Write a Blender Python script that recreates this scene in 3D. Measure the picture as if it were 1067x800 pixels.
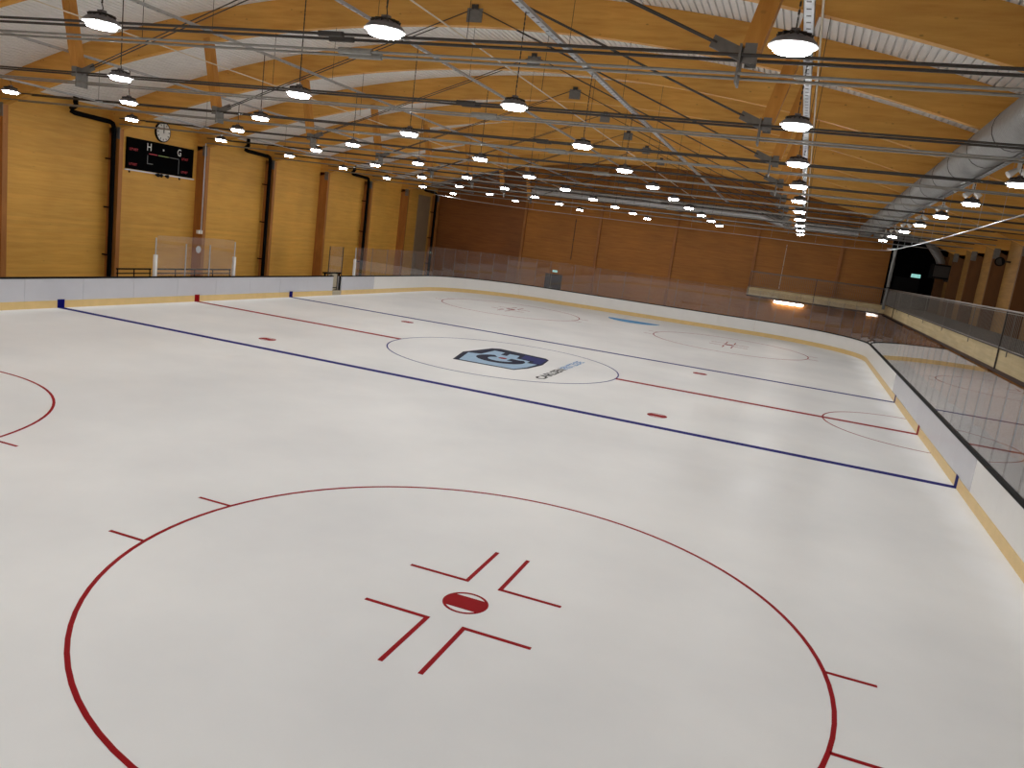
import bpy, math, random
from mathutils import Vector, Matrix
random.seed(7)
for o in list(bpy.data.objects): bpy.data.objects.remove(o)
scene = bpy.context.scene
C = scene.collection
PI = math.pi

# ------------------------------------------------------------------ camera
CAM = Vector((10.2386, -28.9476, 4.6946)); YAW, PITCH, ROLL, FPX = 0.3247, -0.1826, 0.1313, 831.6
cy, sy, cp, sp = math.cos(YAW), math.sin(YAW), math.cos(PITCH), math.sin(PITCH)
fwd = Vector((-sy*cp, cy*cp, sp)); r0 = Vector((cy, sy, 0)); u0 = r0.cross(fwd)
rgt = r0*math.cos(ROLL) + u0*math.sin(ROLL); upv = -r0*math.sin(ROLL) + u0*math.cos(ROLL)
cd = bpy.data.cameras.new('camera'); cam = bpy.data.objects.new('camera', cd); C.objects.link(cam)
cd.sensor_fit = 'HORIZONTAL'; cd.sensor_width = 36; cd.lens = FPX*36/1067; cd.clip_end = 300; cd.clip_start = 0.05
m = Matrix.Identity(4)
for i in range(3):
    m[i][0] = rgt[i]; m[i][1] = upv[i]; m[i][2] = -fwd[i]; m[i][3] = CAM[i]
cam.matrix_world = m
scene.camera = cam
# ------------------------------------------------------------------ world, exposure
w = bpy.data.worlds.new('world'); scene.world = w; w.use_nodes = True
w.node_tree.nodes['Background'].inputs[0].default_value = (0.8, 0.85, 1, 1)
w.node_tree.nodes['Background'].inputs[1].default_value = 0.02
vs = scene.view_settings
vs.view_transform = 'Standard'; vs.look = 'None'; vs.gamma = 1; vs.use_curve_mapping = False
vs.exposure = 0.0
LAMP_EMIT = 88.0

# ------------------------------------------------------------------ materials
def srgb(r, g, b):
    f = lambda c: (c/255/12.92) if c/255 <= .04045 else ((c/255+.055)/1.055)**2.4
    return (f(r), f(g), f(b), 1)
MATS = {}
def nt(name):
    mt = bpy.data.materials.new(name); mt.use_nodes = True; MATS[name] = mt
    return mt, mt.node_tree.nodes, mt.node_tree.links, mt.node_tree.nodes['Principled BSDF']
def plain(name, col, rough=.5, metal=0., var=.06, scale=6., bump=0., spec=.5):
    mt, N, L, P = nt(name)
    tc = N.new('ShaderNodeTexCoord'); ns = N.new('ShaderNodeTexNoise'); ns.inputs['Scale'].default_value = scale; ns.inputs['Detail'].default_value = 4
    L.new(tc.outputs['Object'], ns.inputs['Vector'])
    rp = N.new('ShaderNodeValToRGB'); a = rp.color_ramp
    a.elements[0].position = .3; a.elements[1].position = .7
    a.elements[0].color = tuple(max(0, c*(1-var)) for c in col[:3])+(1,)
    a.elements[1].color = tuple(min(1, c*(1+var)) for c in col[:3])+(1,)
    L.new(ns.outputs['Fac'], rp.inputs['Fac']); L.new(rp.outputs['Color'], P.inputs['Base Color'])
    P.inputs['Roughness'].default_value = rough; P.inputs['Metallic'].default_value = metal; P.inputs['Specular IOR Level'].default_value = spec
    if bump:
        b = N.new('ShaderNodeBump'); b.inputs['Strength'].default_value = bump; b.inputs['Distance'].default_value = .02
        L.new(ns.outputs['Fac'], b.inputs['Height']); L.new(b.outputs['Normal'], P.inputs['Normal'])
    return mt
def wood(name, light, dark, stretch, knots=1.0, rough=.55, kscale=(2.0, 2.0, 3.2), line=None):
    """stretch: mapping scale for the grain noise; line=(axis, pitch) adds faint lamella/board joints"""
    mt, N, L, P = nt(name)
    tc = N.new('ShaderNodeTexCoord')
    mp = N.new('ShaderNodeMapping'); mp.inputs['Scale'].default_value = stretch; L.new(tc.outputs['Object'], mp.inputs['Vector'])
    n1 = N.new('ShaderNodeTexNoise'); n1.inputs['Scale'].default_value = 1.; n1.inputs['Detail'].default_value = 6; n1.inputs['Roughness'].default_value = .6
    L.new(mp.outputs['Vector'], n1.inputs['Vector'])
    rp = N.new('ShaderNodeValToRGB'); e = rp.color_ramp.elements
    e[0].position = .28; e[0].color = dark; e[1].position = .72; e[1].color = light
    L.new(n1.outputs['Fac'], rp.inputs['Fac'])
    # large scale tone change from board to board
    n2 = N.new('ShaderNodeTexNoise'); n2.inputs['Scale'].default_value = .35; n2.inputs['Detail'].default_value = 2
    L.new(tc.outputs['Object'], n2.inputs['Vector'])
    mr = N.new('ShaderNodeMapRange'); mr.inputs[1].default_value = .3; mr.inputs[2].default_value = .7; mr.inputs[3].default_value = .86; mr.inputs[4].default_value = 1.1
    L.new(n2.outputs['Fac'], mr.inputs[0])
    mx = N.new('ShaderNodeMix'); mx.data_type = 'RGBA'; mx.blend_type = 'MULTIPLY'; mx.inputs[0].default_value = 1
    L.new(rp.outputs['Color'], mx.inputs[6]); L.new(mr.outputs[0], mx.inputs[7])
    col = mx.outputs[2]
    if line:
        ax, pitch, amt = line
        sx = N.new('ShaderNodeSeparateXYZ'); L.new(tc.outputs['Object'], sx.inputs[0])
        d = N.new('ShaderNodeMath'); d.operation = 'DIVIDE'; d.inputs[1].default_value = pitch; L.new(sx.outputs[ax], d.inputs[0])
        fl = N.new('ShaderNodeMath'); fl.operation = 'FLOOR'; L.new(d.outputs[0], fl.inputs[0])
        wn = N.new('ShaderNodeTexWhiteNoise'); wn.noise_dimensions = '1D'; L.new(fl.outputs[0], wn.inputs['W'])
        m2 = N.new('ShaderNodeMapRange'); m2.inputs[3].default_value = 1-amt; m2.inputs[4].default_value = 1+amt; L.new(wn.outputs['Value'], m2.inputs[0])
        mx3 = N.new('ShaderNodeMix'); mx3.data_type = 'RGBA'; mx3.blend_type = 'MULTIPLY'; mx3.inputs[0].default_value = 1
        L.new(col, mx3.inputs[6]); L.new(m2.outputs[0], mx3.inputs[7]); col = mx3.outputs[2]
    if knots:
        mk = N.new('ShaderNodeMapping'); mk.inputs['Scale'].default_value = kscale; L.new(tc.outputs['Object'], mk.inputs['Vector'])
        vo = N.new('ShaderNodeTexVoronoi'); vo.inputs['Scale'].default_value = 1.; L.new(mk.outputs['Vector'], vo.inputs['Vector'])
        rk = N.new('ShaderNodeMapRange'); rk.inputs[1].default_value = .04; rk.inputs[2].default_value = .1; rk.inputs[3].default_value = knots*.7; rk.inputs[4].default_value = 0
        L.new(vo.outputs['Distance'], rk.inputs[0])
        mk2 = N.new('ShaderNodeMix'); mk2.data_type = 'RGBA'; L.new(rk.outputs[0], mk2.inputs[0]); L.new(col, mk2.inputs[6])
        mk2.inputs[7].default_value = tuple(c*.35 for c in dark[:3])+(1,)
        col = mk2.outputs[2]
    L.new(col, P.inputs['Base Color']); P.inputs['Roughness'].default_value = rough
    return mt
def emit(name, col, strength):
    mt = bpy.data.materials.new(name); mt.use_nodes = True; N = mt.node_tree.nodes; MATS[name] = mt
    P = N['Principled BSDF']; P.inputs['Base Color'].default_value = (.8, .8, .8, 1)
    P.inputs['Emission Color'].default_value = col; P.inputs['Emission Strength'].default_value = strength
    return mt

wood('arch_wood', srgb(238, 184, 92), srgb(214, 150, 64), (.7, 3, 7), .8, .5, (2.0, .02, 3.8))
wood('column_wood', srgb(186, 122, 54), srgb(154, 94, 38), (5, 5, .8), .5, .55)
wood('shaded_wall_wood', srgb(176, 132, 66), srgb(150, 108, 50), (3, .7, 9), .35, .6, (3, 1.2, 3.2), (2, .145, .05))  # wall wood darkened, shade behind the right gallery is put into the colour
wood('shaded_column_wood', srgb(116, 74, 30), srgb(92, 56, 20), (5, 5, .8), .4, .55)  # column wood darkened too, with the right side's shade painted in
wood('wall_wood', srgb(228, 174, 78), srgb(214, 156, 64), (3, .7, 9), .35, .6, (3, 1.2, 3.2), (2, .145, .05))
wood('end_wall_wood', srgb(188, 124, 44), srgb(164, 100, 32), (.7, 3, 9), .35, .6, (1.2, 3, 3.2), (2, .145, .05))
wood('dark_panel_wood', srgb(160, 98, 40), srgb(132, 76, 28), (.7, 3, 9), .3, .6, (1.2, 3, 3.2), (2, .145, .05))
wood('strut_wood', srgb(222, 158, 70), srgb(192, 124, 44), (5, 5, .8), .4, .5)
wood('fascia_wood', srgb(206, 188, 146), srgb(184, 164, 120), (3, .6, 9), 0, .6, (1, 1, 1), (2, .1, .05))
wood('edge_beam_wood', srgb(70, 42, 20), srgb(50, 28, 12), (3, .6, 6), 0, .6)
plain('deck_white', srgb(244, 243, 241), .5, 0, .03, 3)
plain('galvanised', srgb(158, 158, 156), .42, .45, .08, 9)
plain('dark_steel', srgb(72, 68, 64), .5, .5, .1, 9)
plain('steel_plate', srgb(128, 126, 122), .5, .5, .1, 9)
plain('rod_steel', srgb(150, 148, 142), .4, .6, .1, 9)
plain('tray_steel', srgb(190, 192, 194), .4, .5, .08, 9)
plain('white_pipe', srgb(226, 214, 190), .5, 0, .04, 4)
plain('black_pipe', srgb(6, 6, 6), .8, 0, .1, 6, spec=.1)
plain('black_plastic', srgb(8, 8, 9), .7, 0, .1, 6, spec=.2)
plain('concrete', srgb(120, 116, 110), .8, 0, .12, 1.5)
plain('gallery_concrete', srgb(84, 82, 80), .8, 0, .1, 1.5)
plain('cover_grey', srgb(150, 128, 100), .6, 0, .05, 2)
plain('board_white', srgb(240, 238, 234), .3, 0, .015, 2)
plain('board_grey', srgb(208, 208, 214), .25, 0, .015, 2)
plain('kick_yellow', srgb(230, 198, 134), .4, 0, .04, 3)
plain('line_blue', srgb(16, 16, 112), .6, 0, .06, 5, spec=.08)
plain('line_red', srgb(150, 10, 18), .6, 0, .06, 5, spec=.08)
plain('crease_blue', srgb(90, 156, 204), .6, 0, .06, 5, spec=.08)
plain('logo_navy', srgb(20, 22, 48), .6, 0, .06, 5, spec=.08)
plain('logo_indigo', srgb(40, 44, 104), .6, 0, .06, 5, spec=.08)
plain('logo_sky', srgb(160, 186, 208), .6, 0, .06, 5, spec=.08)
plain('ice_black', srgb(12, 12, 14), .6, 0, .06, 5, spec=.08)
plain('text_sky', srgb(112, 154, 198), .6, 0, .06, 5, spec=.08)
plain('lamp_grey', srgb(118, 114, 116), .4, .5, .06, 8)
plain('lamp_rim', srgb(190, 190, 190), .35, .3, .04, 8)
plain('white_paint', srgb(236, 234, 230), .4, 0, .03, 6)
plain('clock_face', srgb(232, 230, 224), .4, 0, .02, 6)
plain('score_black', srgb(4, 4, 5), .9, 0, .1, 6, spec=.05)
plain('score_red', srgb(190, 36, 50), .4, 0, .05, 6)
plain('score_white', srgb(214, 214, 210), .4, 0, .03, 6)
plain('score_line', srgb(96, 96, 96), .4, 0, .05, 6)
plain('score_lime', srgb(150, 170, 90), .4, 0, .05, 6)
plain('door_dark', srgb(40, 44, 52), .4, 0, .06, 5)
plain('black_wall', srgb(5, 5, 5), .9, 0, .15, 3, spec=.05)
plain('net_grey', srgb(96, 94, 90), .9, 0, .2, 30, .4)
plain('tan_panel', srgb(176, 164, 140), .5, 0, .05, 6)
plain('rail_steel', srgb(138, 134, 128), .4, .7, .06, 9)
plain('ceiling_dark', srgb(60, 52, 44), .8, 0, .1, 2)
emit('exit_green', (.3, .9, .8, 1), .7)
emit('tube_light', (1., .92, .8, 1), 14.)
emit('lamp_emitter', (.955, .98, 1., 1), LAMP_EMIT)

def mat_ice():
    mt, N, L, P = nt('ice')
    tc = N.new('ShaderNodeTexCoord')
    n1 = N.new('ShaderNodeTexNoise'); n1.inputs['Scale'].default_value = .17; n1.inputs['Detail'].default_value = 5; n1.inputs['Roughness'].default_value = .55
    L.new(tc.outputs['Object'], n1.inputs['Vector'])
    rp = N.new('ShaderNodeValToRGB'); e = rp.color_ramp.elements
    e[0].position = .3; e[0].color = srgb(225, 224, 222); e[1].position = .7; e[1].color = srgb(245, 243, 239)
    L.new(n1.outputs['Fac'], rp.inputs['Fac'])
    # scraped snow left along the side boards
    sx = N.new('ShaderNodeSeparateXYZ'); L.new(tc.outputs['Object'], sx.inputs[0])
    ab = N.new('ShaderNodeMath'); ab.operation = 'ABSOLUTE'; L.new(sx.outputs[0], ab.inputs[0])
    n2 = N.new('ShaderNodeTexNoise'); n2.inputs['Scale'].default_value = .5; n2.inputs['Detail'].default_value = 4; L.new(tc.outputs['Object'], n2.inputs['Vector'])
    ma = N.new('ShaderNodeMath'); ma.operation = 'MULTIPLY_ADD'; ma.inputs[1].default_value = 1.4; L.new(n2.outputs['Fac'], ma.inputs[0]); L.new(ab.outputs[0], ma.inputs[2])
    mr = N.new('ShaderNodeMapRange'); mr.inputs[1].default_value = 14.5; mr.inputs[2].default_value = 15.3; L.new(ma.outputs[0], mr.inputs[0])
    mx = N.new('ShaderNodeMix'); mx.data_type = 'RGBA'; L.new(mr.outputs[0], mx.inputs[0]); L.new(rp.outputs['Color'], mx.inputs[6]); mx.inputs[7].default_value = (.96, .96, .96, 1)
    L.new(mx.outputs[2], P.inputs['Base Color'])
    n3 = N.new('ShaderNodeTexNoise'); n3.inputs['Scale'].default_value = .4; n3.inputs['Detail'].default_value = 3; L.new(tc.outputs['Object'], n3.inputs['Vector'])
    rr = N.new('ShaderNodeMapRange'); rr.inputs[1].default_value = .3; rr.inputs[2].default_value = .7; rr.inputs[3].default_value = .32; rr.inputs[4].default_value = .5
    L.new(n3.outputs['Fac'], rr.inputs[0])
    m4 = N.new('ShaderNodeMix'); m4.data_type = 'FLOAT'; L.new(mr.outputs[0], m4.inputs[0]); L.new(rr.outputs[0], m4.inputs[2]); m4.inputs[3].default_value = .8
    L.new(m4.outputs[0], P.inputs['Roughness']); P.inputs['IOR'].default_value = 1.31
    n5 = N.new('ShaderNodeTexNoise'); n5.inputs['Scale'].default_value = .9; n5.inputs['Detail'].default_value = 3; L.new(tc.outputs['Object'], n5.inputs['Vector'])
    b = N.new('ShaderNodeBump'); b.inputs['Strength'].default_value = .12; b.inputs['Distance'].default_value = .05
    L.new(n5.outputs['Fac'], b.inputs['Height']); L.new(b.outputs['Normal'], P.inputs['Normal'])
mat_ice()
def mat_glass(name, tint, haze):
    mt = bpy.data.materials.new(name); mt.use_nodes = True; MATS[name] = mt
    N = mt.node_tree.nodes; L = mt.node_tree.links; N.remove(N['Principled BSDF'])
    out = [n for n in N if n.type == 'OUTPUT_MATERIAL'][0]
    tr = N.new('ShaderNodeBsdfTransparent'); tr.inputs[0].default_value = tint
    df = N.new('ShaderNodeBsdfDiffuse'); df.inputs[0].default_value = (.7, .68, .68, 1)
    ns = N.new('ShaderNodeTexNoise'); ns.inputs['Scale'].default_value = 1.2
    tc = N.new('ShaderNodeTexCoord'); L.new(tc.outputs['Object'], ns.inputs['Vector'])
    mu = N.new('ShaderNodeMath'); mu.operation = 'MULTIPLY'; mu.inputs[1].default_value = haze*2; L.new(ns.outputs['Fac'], mu.inputs[0])
    m0 = N.new('ShaderNodeMixShader'); L.new(mu.outputs[0], m0.inputs[0]); L.new(tr.outputs[0], m0.inputs[1]); L.new(df.outputs[0], m0.inputs[2])
    gl = N.new('ShaderNodeBsdfGlossy'); gl.inputs['Roughness'].default_value = .01; gl.inputs[0].default_value = (1, 1, 1, 1)
    ge = N.new('ShaderNodeNewGeometry'); dt = N.new('ShaderNodeVectorMath'); dt.operation = 'DOT_PRODUCT'
    L.new(ge.outputs['Normal'], dt.inputs[0]); L.new(ge.outputs['Incoming'], dt.inputs[1])
    aa = N.new('ShaderNodeMath'); aa.operation = 'ABSOLUTE'; L.new(dt.outputs['Value'], aa.inputs[0])
    om = N.new('ShaderNodeMath'); om.operation = 'SUBTRACT'; om.inputs[0].default_value = 1; L.new(aa.outputs[0], om.inputs[1])
    pw = N.new('ShaderNodeMath'); pw.operation = 'POWER'; pw.inputs[1].default_value = 5; L.new(om.outputs[0], pw.inputs[0])
    fr = N.new('ShaderNodeMath'); fr.operation = 'MULTIPLY_ADD'; fr.inputs[1].default_value = .96; fr.inputs[2].default_value = .04; L.new(pw.outputs[0], fr.inputs[0])
    mi = N.new('ShaderNodeMixShader'); L.new(fr.outputs[0], mi.inputs[0]); L.new(m0.outputs[0], mi.inputs[1]); L.new(gl.outputs[0], mi.inputs[2])
    L.new(mi.outputs[0], out.inputs[0])
mat_glass('glass', (.95, .94, .95, 1), .03)

# ------------------------------------------------------------------ mesh helpers
class MB:
    def __init__(s): s.v = []; s.f = []
    def add(s, vs_, fs_):
        o = len(s.v); s.v += [tuple(v) for v in vs_]; s.f += [tuple(i+o for i in f) for f in fs_]; return s
    def box(s, x0, x1, y0, y1, z0, z1):
        return s.add([(x0,y0,z0),(x1,y0,z0),(x1,y1,z0),(x0,y1,z0),(x0,y0,z1),(x1,y0,z1),(x1,y1,z1),(x0,y1,z1)],
                     [(0,3,2,1),(4,5,6,7),(0,1,5,4),(1,2,6,5),(2,3,7,6),(3,0,4,7)])
    def obox(s, a, b, wd, ht, up=(0,0,1)):
        """box from a to b, wd across, ht along up"""
        a = Vector(a); b = Vector(b); d = (b-a).normalized(); u = Vector(up); sd = d.cross(u)
        if sd.length < 1e-4: u = Vector((0,1,0)); sd = d.cross(u)
        sd.normalize(); u = sd.cross(d).normalized()
        P = []
        for q in (a, b):
            for i, j in ((-1,-1),(1,-1),(1,1),(-1,1)): P.append(q+sd*(i*wd/2)+u*(j*ht/2))
        return s.add(P, [(0,1,2,3),(7,6,5,4),(0,4,5,1),(1,5,6,2),(2,6,7,3),(3,7,4,0)])
    def tube(s, pts, r, n=8, cap=True):
        pts = [Vector(p) for p in pts]; rr = r if isinstance(r, (list, tuple)) else [r]*len(pts)
        base = len(s.v); prev = None
        for i, p in enumerate(pts):
            d = (pts[min(i+1, len(pts)-1)]-pts[max(i-1, 0)]).normalized()
            if prev is None:
                h = Vector((0,0,1)) if abs(d.z) < .9 else Vector((1,0,0)); sd = d.cross(h).normalized()
            else:
                sd = (prev - d*prev.dot(d)).normalized()
            prev = sd; u = sd.cross(d)
            for k in range(n):
                a = 2*PI*k/n; s.v.append(tuple(p+(sd*math.cos(a)+u*math.sin(a))*rr[i]))
        for i in range(len(pts)-1):
            for k in range(n):
                a = base+i*n+k; b = base+i*n+(k+1) % n
                s.f.append((a, b, b+n, a+n))
        if cap:
            s.f.append(tuple(base+k for k in range(n))[::-1]); s.f.append(tuple(base+(len(pts)-1)*n+k for k in range(n)))
        return s
    def lathe(s, prof, cx=0, cy_=0, n=20):
        base = len(s.v)
        for r, z in prof:
            for k in range(n):
                a = 2*PI*k/n; s.v.append((cx+r*math.cos(a), cy_+r*math.sin(a), z))
        for i in range(len(prof)-1):
            for k in range(n):
                a = base+i*n+k; b = base+i*n+(k+1) % n
                s.f.append((a, b, b+n, a+n))
        return s
    def poly(s, pts, z0, z1):
        """vertical prism from a plan polygon (ccw)"""
        n = len(pts); P = [(x, y, z0) for x, y in pts]+[(x, y, z1) for x, y in pts]
        F = [tuple(range(n-1, -1, -1)), tuple(range(n, 2*n))]+[(i, (i+1) % n, n+(i+1) % n, n+i) for i in range(n)]
        return s.add(P, F)
    def strip(s, A, B, z0, z1):
        """closed-section strip between two plan polylines"""
        n = len(A); P = []
        for a, b in zip(A, B): P += [(a[0],a[1],z0),(b[0],b[1],z0),(b[0],b[1],z1),(a[0],a[1],z1)]
        F = []
        for i in range(n-1):
            o = 4*i
            for k in range(4): F.append((o+k, o+4+k, o+4+(k+1) % 4, o+(k+1) % 4))
        F += [(0,1,2,3), (4*n-1, 4*n-2, 4*n-3, 4*n-4)]
        return s.add(P, F)
ORG = {}
def obj(name, mb, mat, parent=None, smooth=False, local=False):
    me = bpy.data.meshes.new(name)
    o3 = ORG.get(parent.name, Vector((0,0,0))) if (parent and not local) else Vector((0,0,0))
    me.from_pydata([(v[0]-o3[0], v[1]-o3[1], v[2]-o3[2]) for v in mb.v], [], mb.f)
    import bmesh
    bm = bmesh.new(); bm.from_mesh(me); bmesh.ops.recalc_face_normals(bm, faces=bm.faces); bm.to_mesh(me); bm.free()
    if smooth:
        me.polygons.foreach_set('use_smooth', [True]*len(me.polygons))
        try: me.set_sharp_from_angle(angle=math.radians(40))
        except Exception: pass
    me.materials.append(MATS[mat])
    o = bpy.data.objects.new(name, me); C.objects.link(o)
    if parent: o.parent = parent
    ORG[o.name] = o3
    return o
def inst(name, me, loc, parent=None, rotz=0):
    o = bpy.data.objects.new(name, me); C.objects.link(o); o.location = loc; o.rotation_euler.z = rotz
    if parent: o.parent = parent
    return o
def tag(o, label=None, cat=None, group=None, kind=None):
    if label: o['label'] = label
    if cat: o['category'] = cat
    if group: o['group'] = group
    if kind: o['kind'] = kind
    return o
def thing(name, loc, label=None, cat=None, group=None, kind=None):
    o = bpy.data.objects.new(name, None); C.objects.link(o); o.location = loc; o.empty_display_size = .3
    ORG[o.name] = Vector(loc)
    return tag(o, label, cat, group, kind)
def copy_tree(o, loc, label):
    r = o.copy(); C.objects.link(r); r.location = loc; r['label'] = label
    for ch in list(o.children):
        c = ch.copy(); C.objects.link(c); c.parent = r
        for g in list(ch.children):
            d = g.copy(); C.objects.link(d); d.parent = c
    return r
def box_obj(name, mat, parent, *b): return obj(name, MB().box(*b), mat, parent)
ORD = ['first','second','third','fourth','fifth','sixth','seventh','eighth','ninth','tenth','eleventh','twelfth','thirteenth','fourteenth']

# ------------------------------------------------------------------ dimensions
HW, HL, RC = 14.765, 30.0, 7.0            # rink half width, half length, corner radius
XI, XW = 18.7, 19.3                       # inner face of columns, wall plane
YN, YF = -36.5, 33.0                      # near and far end walls
BAY, Y0 = 5.49, -6.18
ARCH_I = range(-5, 7)
AY = lambda i: Y0+BAY*i
RA, ZC, AD = 52.0, -41.5, .97             # arch soffit radius, centre height, depth
zlow = lambda x: ZC+math.sqrt(RA*RA-x*x)
zdeck = lambda x: ZC+math.sqrt((RA+AD)**2-x*x)

# ------------------------------------------------------------------ floor and ice
fl = obj('floor', MB().box(-XW-.2, XW+.2, YN-.2, YF+.2, -.3, -.05), 'concrete'); tag(fl, kind='structure')
def rounded(hw, hl, r, n=14):
    P = []
    for cx_, cy_, a0 in ((hw-r, hl-r, 0), (-hw+r, hl-r, 90), (-hw+r, -hl+r, 180), (hw-r, -hl+r, 270)):
        for k in range(n+1):
            a = math.radians(a0+90*k/n); P.append((cx_+r*math.cos(a), cy_+r*math.sin(a)))
    return P
ice = obj('floor_ice', MB().poly(rounded(HW, HL, RC, 20), -.05, 0), 'ice'); tag(ice, kind='structure')
ZP = .004
def paint(name, polys, mat, label=None, z=ZP):
    mb = MB()
    for P in polys: mb.poly(P, .0005, z)
    o = obj(name, mb, mat, ice)
    if label: o['label'] = label
    return o
def rect(x0, x1, y0, y1): return [(x0,y0),(x1,y0),(x1,y1),(x0,y1)]
def ring(name, cx_, cy_, r0_, r1_, mat, a0=0, a1=360, n=96, label=None):
    A = []; B = []
    for k in range(n+1):
        a = math.radians(a0+(a1-a0)*k/n); A.append((cx_+r0_*math.cos(a), cy_+r0_*math.sin(a))); B.append((cx_+r1_*math.cos(a), cy_+r1_*math.sin(a)))
    o = obj(name, MB().strip(A, B, .0005, ZP), mat, ice)
    if label: o['label'] = label
    return o
BL = 7.02
for s in (-1, 1):
    paint('blue_line', [rect(-HW+.01, HW-.01, s*BL-.15, s*BL+.15)], 'line_blue', 'blue line across the ice')
for s in (-1, 1):
    paint('centre_line', [rect(min(s*4.5, s*(HW-.01)), max(s*4.5, s*(HW-.01)), -.15, .15)], 'line_red', 'red centre line from the circle to the boards')
ring('centre_circle', 0, 0, 4.465, 4.515, 'line_blue', label='thin blue centre circle')
ring('referee_crease', HW, 0, 2.96, 3.01, 'line_red', 90.2, 269.8, 60, 'thin red half circle against the right boards')
def spot(x, y, cat):
    A = [(x+.30*math.cos(2*PI*k/40), y+.30*math.sin(2*PI*k/40)) for k in range(41)]
    B = [(x+.265*math.cos(2*PI*k/40), y+.265*math.sin(2*PI*k/40)) for k in range(41)]
    mb = MB().strip(B, A, .0005, ZP)
    h = .17; xa = math.sqrt(.27**2-h*h); P = []
    a0 = math.asin(h/.27)
    for k in range(9): a = -a0+2*a0*k/8; P.append((x+.27*math.cos(a), y+.27*math.sin(a)))
    for k in range(9): a = PI-a0+2*a0*k/8; P.append((x+.27*math.cos(a), y+.27*math.sin(a)))
    mb.poly(P, .0005, ZP)
    return obj('faceoff_spot', mb, 'line_red', ice)
SX, SY, NY = 6.966, 19.93, 5.366
for sx in (-1, 1):
    for s in (-1, 1): spot(sx*SX, s*NY, '')
for sx in (-1, 1):
    for s in (-1, 1):
        X, Y = sx*SX, s*SY
        ring('faceoff_circle', X, Y, 4.46, 4.515, 'line_red')
        spot(X, Y, '')
        for ax in (-1, 1):
            for ay in (-1, 1):
                a, b, lx, ly, t = .245, .627, .863, 1.176, .03
                paint('faceoff_mark', [[(X+ax*(a-t), Y+ay*(b-t)), (X+ax*(a+lx), Y+ay*(b-t)), (X+ax*(a+lx), Y+ay*(b+t)), (X+ax*(a+t), Y+ay*(b+t)), (X+ax*(a+t), Y+ay*(b+ly)), (X+ax*(a-t), Y+ay*(b+ly))][::ax*ay]], 'line_red')
                hx = math.sqrt(4.5**2-.88**2)
                x0, x1 = sorted((X+ax*hx, X+ax*(hx+.59)))
                paint('hash_mark', [rect(x0, x1, Y+ay*.88-.028, Y+ay*.88+.028)], 'line_red')
P = [(1.8*math.cos(PI+PI*k/30), 26+1.8*math.sin(PI+PI*k/30)) for k in range(31)]
paint('goal_crease', [P], 'crease_blue', 'light blue half round goal crease at the far end')
# club badge in the centre circle
badge = paint('club_badge', [[(-1.13,-2.3),(1.22,-2.2),(1.5,-1.3),(1.62,0),(1.42,1.45),(1.2,1.75),(-.95,2.2),(-1.22,1.9),(-1.6,-.28)]], 'logo_navy', 'dark navy shield badge painted on the centre ice', z=.0045)
def bpaint(name, P, mat, z):
    o = obj(name, MB().poly(P, .001, z), mat, badge); return o
bpaint('badge_field', [(-.96,-2.12),(1.16,-2.05),(1.38,-1.2),(1.44,-.14),(1.03,-.18),(1.0,.3),(.39,.45),(.27,1.18),(-.18,1.25),(-.08,.6),(-.37,.68),(-.43,1.35),(-.91,1.45),(-.94,0),(-1.4,-.2)], 'logo_sky', .006)
bpaint('badge_corner', [(.5,.62),(1.12,.48),(1.2,0),(1.5,.05),(1.36,1.4),(.36,1.62)], 'logo_indigo', .006)
A = []; B = []
for k in range(25):
    a = math.radians(125+275*k/24)
    A.append((.06+.95*math.cos(a), -.45+.95*math.sin(a))); B.append((.06+.5*math.cos(a), -.45+.5*math.sin(a)))
obj('badge_arc', MB().strip(A, B, .001, .0075), 'logo_navy', badge)
bpaint('badge_stem', [(.3,.1),(.8,.05),(.78,-.5),(.3,-.45)][::-1], 'logo_navy', .0072)
bpaint('centre_spot', [(.02+.17*math.cos(2*PI*k/20), -.12+.17*math.sin(2*PI*k/20)) for k in range(20)], 'line_red', .0085)
def text_mesh(name, body, mat, parent, fit, z, rot, loc, ext=.001, bold=.0, org=None):
    """text scaled to fit=(width, height); rot: 3x3 matrix columns (text x, text y, out)"""
    cu = bpy.data.curves.new(name, 'FONT'); cu.body = body; cu.offset = bold; cu.extrude = 0; cu.resolution_u = 3
    t = bpy.data.objects.new(name, cu); C.objects.link(t)
    dg = bpy.context.evaluated_depsgraph_get(); me = bpy.data.meshes.new_from_object(t.evaluated_get(dg))
    bpy.data.objects.remove(t); bpy.data.curves.remove(cu)
    xs = [v.co.x for v in me.vertices]; ys = [v.co.y for v in me.vertices]
    ax, ay = min(xs), min(ys); kx = fit[0]/(max(xs)-ax); ky = fit[1]/(max(ys)-ay)
    o3 = org or Vector((0,0,0))
    for v in me.vertices:
        a, b = (v.co.x-ax)*kx, (v.co.y-ay)*ky
        v.co = Vector(loc)+Vector(rot[0])*a+Vector(rot[1])*b - o3
    me.materials.append(MATS[mat]); me.name = name
    o = bpy.data.objects.new(name, me); C.objects.link(o); o.parent = parent
    return o
tx = text_mesh('sponsor_lettering', 'CARLSEN', 'ice_black', ice, (2.9, .36), 0, ((0,1,0), (-1,0,0)), (2.62, -3.0, ZP), bold=.025)
tx['label'] = 'black half of the sponsor lettering beside the badge'
tx = text_mesh('sponsor_lettering', 'FRITZ\u00d8E', 'text_sky', ice, (2.6, .36), 0, ((0,1,0), (-1,0,0)), (2.62, .03, ZP), bold=.025)
tx['label'] = 'light blue half of the sponsor lettering beside the badge'

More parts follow.
